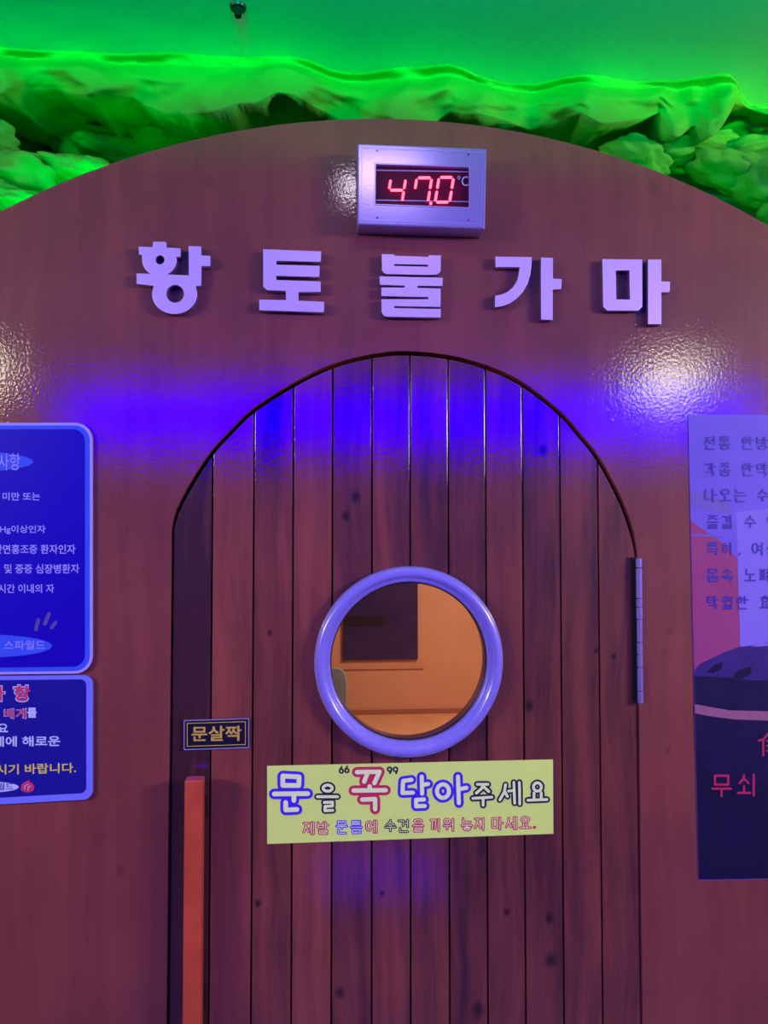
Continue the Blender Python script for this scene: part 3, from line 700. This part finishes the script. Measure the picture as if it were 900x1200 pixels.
# ------------------------------------------------------------------ rock cladding above the arch
rk = empty('rock_cladding', (AX, 0.3, AZ+AR), label='moulded artificial rock ledge lit green between the ceiling and the arch', category='rock')
T_ = [(-400,40),(-150,52),(0,55),(50,59),(100,61),(140,63),(170,61.5),(200,60),(250,65),(290,67),(340,66),(362,70),(385,80),(405,84.5),(430,84),(450,80),(490,77.5),(525,74),(545,80),(560,88),(590,97),(630,97.5),(660,90),(690,87),(715,91),(745,95.5),(800,92.5),(845,85.5),(858,88),(866,100),(873,119),(884,124),(900,122),(960,118),(1100,112),(1350,98)]
B2_ = [(-400,104),(-150,112),(0,110),(62,105),(89,110),(124,117),(155,114),(169,123),(193,134),(215,134),(245,133),(280,121),(300,121),(325,108),(345,111),(365,124),(400,141),(450,152),(500,152),(525,131),(545,134),(560,133),(595,142),(620,153),(650,145),(680,132),(705,145),(750,140),(775,131),(788,158),(796,162),(812,146),(822,150),(832,162),(845,150),(855,134),(862,120),(873,128),(900,140),(960,136),(1100,140),(1350,130)]
def fbm(x, y, z=0.0): return noise.fractal(Vector((x, y, z)), 0.9, 2.1, 4)
NX, NR = 340, 26
rows = []; bm = bmesh.new()
for i in range(NX+1):
    px = -400+1750*i/NX
    t_, b_ = interp(T_, px), interp(B2_, px)
    Yt = PZ(px, t_, CZ).y
    Yt = max(0.06, min(0.45, Yt)); col = []
    tip = PZ(px, t_, CZ)
    for j in range(NR+1):
        u = j/NR; py = t_+(b_-t_)*u
        n1 = fbm(px/70, py/45, 3.1); n2 = noise.cell(Vector((px/38, py/30, 1.7)))
        bulge = 0.6*(PZ(px, py, CZ).y-Yt) if u < .2 else (0.02-0.085*math.sin(min(1, (u-.2)/.3)*math.pi/2) + 0.05*max(0, u-.7))
        Y = Yt + bulge + 0.030*n1*min(1, u*5) + 0.060*(abs(math.sin(px/47.0+1.1*math.sin(px/83.0)+0.25*math.sin(py/9.0)))-0.6)*min(1, u*3)
        if j: Y = min(Y, PZ(px, py, CZ).y-0.004-0.010*u)
        Y = max(Y, 0.03)
        if j == 0: col.append(bm.verts.new(tip + Vector((0, 0, 0.004))))
        else: col.append(bm.verts.new(P(px, py, Y)))
    # underside runs back into the recess
    last = col[-1].co
    for k_ in range(1, 6):
        col.append(bm.verts.new((last.x, last.y+0.065*k_, last.z+0.015*k_+0.02*fbm(px/40, k_*1.0, 8.0))))
    rows.append(col)
for a, b in zip(rows, rows[1:]):
    for j in range(len(a)-1): bm.faces.new((a[j], b[j], b[j+1], a[j+1]))
bmesh.ops.recalc_face_normals(bm, faces=bm.faces)
part('rock_lip', bm, M['rock'], rk, smooth=True)
# recess sheet: wraps above and beside the arch down to the floor
bm = bmesh.new(); grid = {}
step = 0.035
nx, nz = int(5.6/step), int(2.45/step)
for i in range(nx+1):
    for j in range(nz+1):
        x = -2.8+i*step; z = j*step
        y = 0.34 + 0.10*fbm(x*2.2, z*3.0, 5.0) + 0.04*noise.cell(Vector((x*5, z*7, 0)))
        if math.hypot(x-AX, max(z-AZ, 0)) > AR+.25 and z < 2.1: y -= 0.18
        grid[i, j] = (x, min(max(y, .12), .50), z)
vv = {}
for i in range(nx):
    for j in range(nz):
        x, _, z = grid[i, j]
        if (math.hypot(x-AX, z-AZ) < AR-.10 and z > AZ) or (abs(x-AX) < AR-.10 and z <= AZ): continue
        f = []
        for c in ((i, j), (i+1, j), (i+1, j+1), (i, j+1)):
            if c not in vv: vv[c] = bm.verts.new(grid[c])
            f.append(vv[c])
        bm.faces.new(f)
bmesh.ops.recalc_face_normals(bm, faces=bm.faces)
part('rock_recess', bm, M['rock'], rk, smooth=True)
def boulder(px, py, rx, ry, Y, seed, rot=0.0, sub=4):
    c = P(px, py, Y); k_ = (Y-CAM.y)/F_
    bm = bmesh.new(); bmesh.ops.create_icosphere(bm, subdivisions=sub, radius=1.0)
    rx *= k_; rz = ry*k_; ryy = min(rx, rz)*1.1+.02
    for v in bm.verts:
        d = v.co.normalized()
        r = 1 + 0.22*noise.fractal(d*1.6+Vector((seed*7.3, seed*1.7, 0)), 0.9, 2.1, 4)
        f0 = noise.voronoi(d*1.5+Vector((seed*3.1, 0, seed)))[0]
        r += 0.35*(f0[1]-f0[0])-0.12
        q = Vector((d.x*rx, d.y*ryy, d.z*rz))*r
        q.rotate(Matrix.Rotation(R(rot), 3, 'Y'))
        v.co = q + c
        v.co.z = min(v.co.z, CZ-.01)
        v.co.y = max(v.co.y, 0.095) if math.hypot(v.co.x-AX, v.co.z-AZ) < AR+.01 else v.co.y
    part('boulder', bm, M['rock'], rk, smooth=True)
for i, a in enumerate([(-8,165,26,24,.17,0), (92,158,42,34,.34,5), (150,140,50,26,.38,-8), (130,172,62,18,.31,10), (185,165,34,16,.28,0),
        (30,212,52,26,.17,6), (100,206,60,18,.16,12), (-40,225,60,34,.15,0), (20,238,50,14,.13,10), (-110,170,60,45,.2,0), (-110,290,70,60,.13,0),
        (236,124,40,10,.22,-4), (275,135,36,6,.24,8),
        (548,140,20,9,.16,10), (588,146,18,8,.18,20),
        (770,178,50,13,.24,-6), (742,186,44,20,.15,16), (800,176,56,15,.15,-12), (835,172,34,14,.18,-8),
        (868,150,42,22,.21,-6), (905,150,38,20,.18,0), (885,176,52,15,.16,-10), (852,200,52,20,.14,18), (900,215,56,30,.13,20), (940,245,50,40,.12,0), (985,190,60,50,.16,0), (1050,290,80,80,.12,0)]):
    boulder(*a[:5], i+1, a[5])
# black fitting on the ceiling
p = PZ(279, 8, CZ)
dl = empty('ceiling_fitting', (p.x, p.y, CZ), label='tiny dark round fitting hanging from the green ceiling', category='ceiling fitting')
bm = bmesh.new(); bmesh.ops.create_cone(bm, cap_ends=True, segments=24, radius1=.0135, radius2=.015, depth=.004, matrix=Matrix.Translation((p.x, p.y, CZ-.002))); part('rosette', bm, M['dark_steel'], dl)
bm = bmesh.new(); bmesh.ops.create_cone(bm, cap_ends=True, segments=20, radius1=.006, radius2=.008, depth=.014, matrix=Matrix.Translation((p.x, p.y, CZ-.011))); part('nozzle', bm, M['black'], dl)

# ------------------------------------------------------------------ kiln room behind the porthole
KB, KF = 3.6, P(480, 836, 3.6).z
L0, L1, KC = -1.1, 1.6, 2.05
def wallbox(name, a, b, m_): bm = bmesh.new(); box(bm, a, b); return from_bm(name, bm, m_, kind='structure')
wallbox('wall_kiln_back', (L0, KB, KF), (L1, KB+.05, KC), M['kwall'])
wallbox('wall_kiln_left', (L0-.05, .56, KF-.1), (L0, KB+.05, KC), M['kwall'])
wallbox('wall_kiln_right', (L1, .56, KF-.1), (L1+.05, KB+.05, KC), M['kwall'])
wallbox('ceiling_kiln', (L0-.05, .56, KC), (L1+.05, KB+.05, KC+.05), M['kwall'])
wallbox('floor_kiln', (L0, .56, KF-.05), (L1, KB+.05, KF), M['kfloor'])
wallbox('wall_kiln_front_left', (L0, .56, KF), (XL-.06, .62, KC), M['kwall'])
wallbox('wall_kiln_front_right', (XR+.06, .56, KF), (L1, .62, KC), M['kwall'])
wallbox('wall_kiln_front_top', (XL-.06, .56, 1.88), (XR+.06, .62, KC), M['kwall'])
wallbox('wall_porch_left', (XL-.06, .09, 0), (XL-.01, .56, 1.93), M['kwall'])
wallbox('wall_porch_right', (XR+.01, .09, 0), (XR+.06, .56, 1.93), M['kwall'])
wallbox('ceiling_porch', (XL-.01, .09, 1.88), (XR+.01, .56, 1.93), M['kwall'])
wallbox('floor_porch', (XL-.01, .09, 0), (XR+.01, .56, .02), M['kfloor'])
bq = P(480, 836, KB); wallbox('baseboard_kiln', (L0, KB-.02, KF), (L1, KB, KF+.028), M['kbase'])
db = empty('dark_board', P(445, 774, KB), label='dark rectangular board on the orange wall inside, seen through the porthole', category='board')
a, b = P(402, 774, KB-.03), P(489.5, 655, KB-.03); mid = P(440, 727, KB-.03)
bm = bmesh.new(); box(bm, (a.x, KB-.03, a.z), (b.x, KB-.0005, b.z)); part('panel', bm, M['kdark'], db)
bm = bmesh.new(); box(bm, (a.x, KB-.034, mid.z-.035), (a.x+.28, KB-.03, mid.z+.03)); part('band', bm, M['kdark2'], db)
a, b = P(400, 784.5, KB-.02), P(497.5, 781.5, KB-.02)
bm = bmesh.new(); box(bm, (a.x, KB-.02, a.z), (b.x, KB-.0005, b.z)); from_bm('wall_ledge', bm, M['kwall'], label='thin ledge on the orange wall below the dark board', category='ledge')
# grey cushion standing by the wall
c = P(389, 812, 3.40); cz0 = KF+.002; top = P(389, 782, 3.4).z
cu = empty('cushion', (c.x, 3.4, KF), label='grey rounded cushion standing inside at the lower left of the porthole', category='cushion')
def pad(hw_, ht, d, sx):
    bm = bmesh.new(); bmesh.ops.create_uvsphere(bm, u_segments=32, v_segments=20, radius=1)
    for v in bm.verts:
        q = v.co.normalized()
        s = lambda t, e: math.copysign(abs(t)**e, t)
        v.co = Vector((c.x+s(q.x, .55)*hw_, 3.4+s(q.y, .8)*d, (top+cz0)/2+s(q.z, .6)*ht))
    return bm
hh = (top-cz0)/2; hwid = P(407, 812, 3.4).x-c.x
part('pad', pad(hwid*.93, hh*.96, .06, 1), M['cushion'], cu, smooth=True)
bm = pad(hwid, hh, .02, 1); part('piping', bm, M['piping'], cu, smooth=True)
a = PZ(408, 852, KF+.012); b = PZ(441, 846, KF+.012)
bm = bmesh.new(); box(bm, (a.x-.5, 2.6, KF+.0003), (PZ(443, 848, KF).x, a.y, KF+.012)); o = from_bm('floor_mat', bm, M['kfloor'], label='thin flat mat on the floor inside the kiln room', category='mat'); bevel(o, .004)
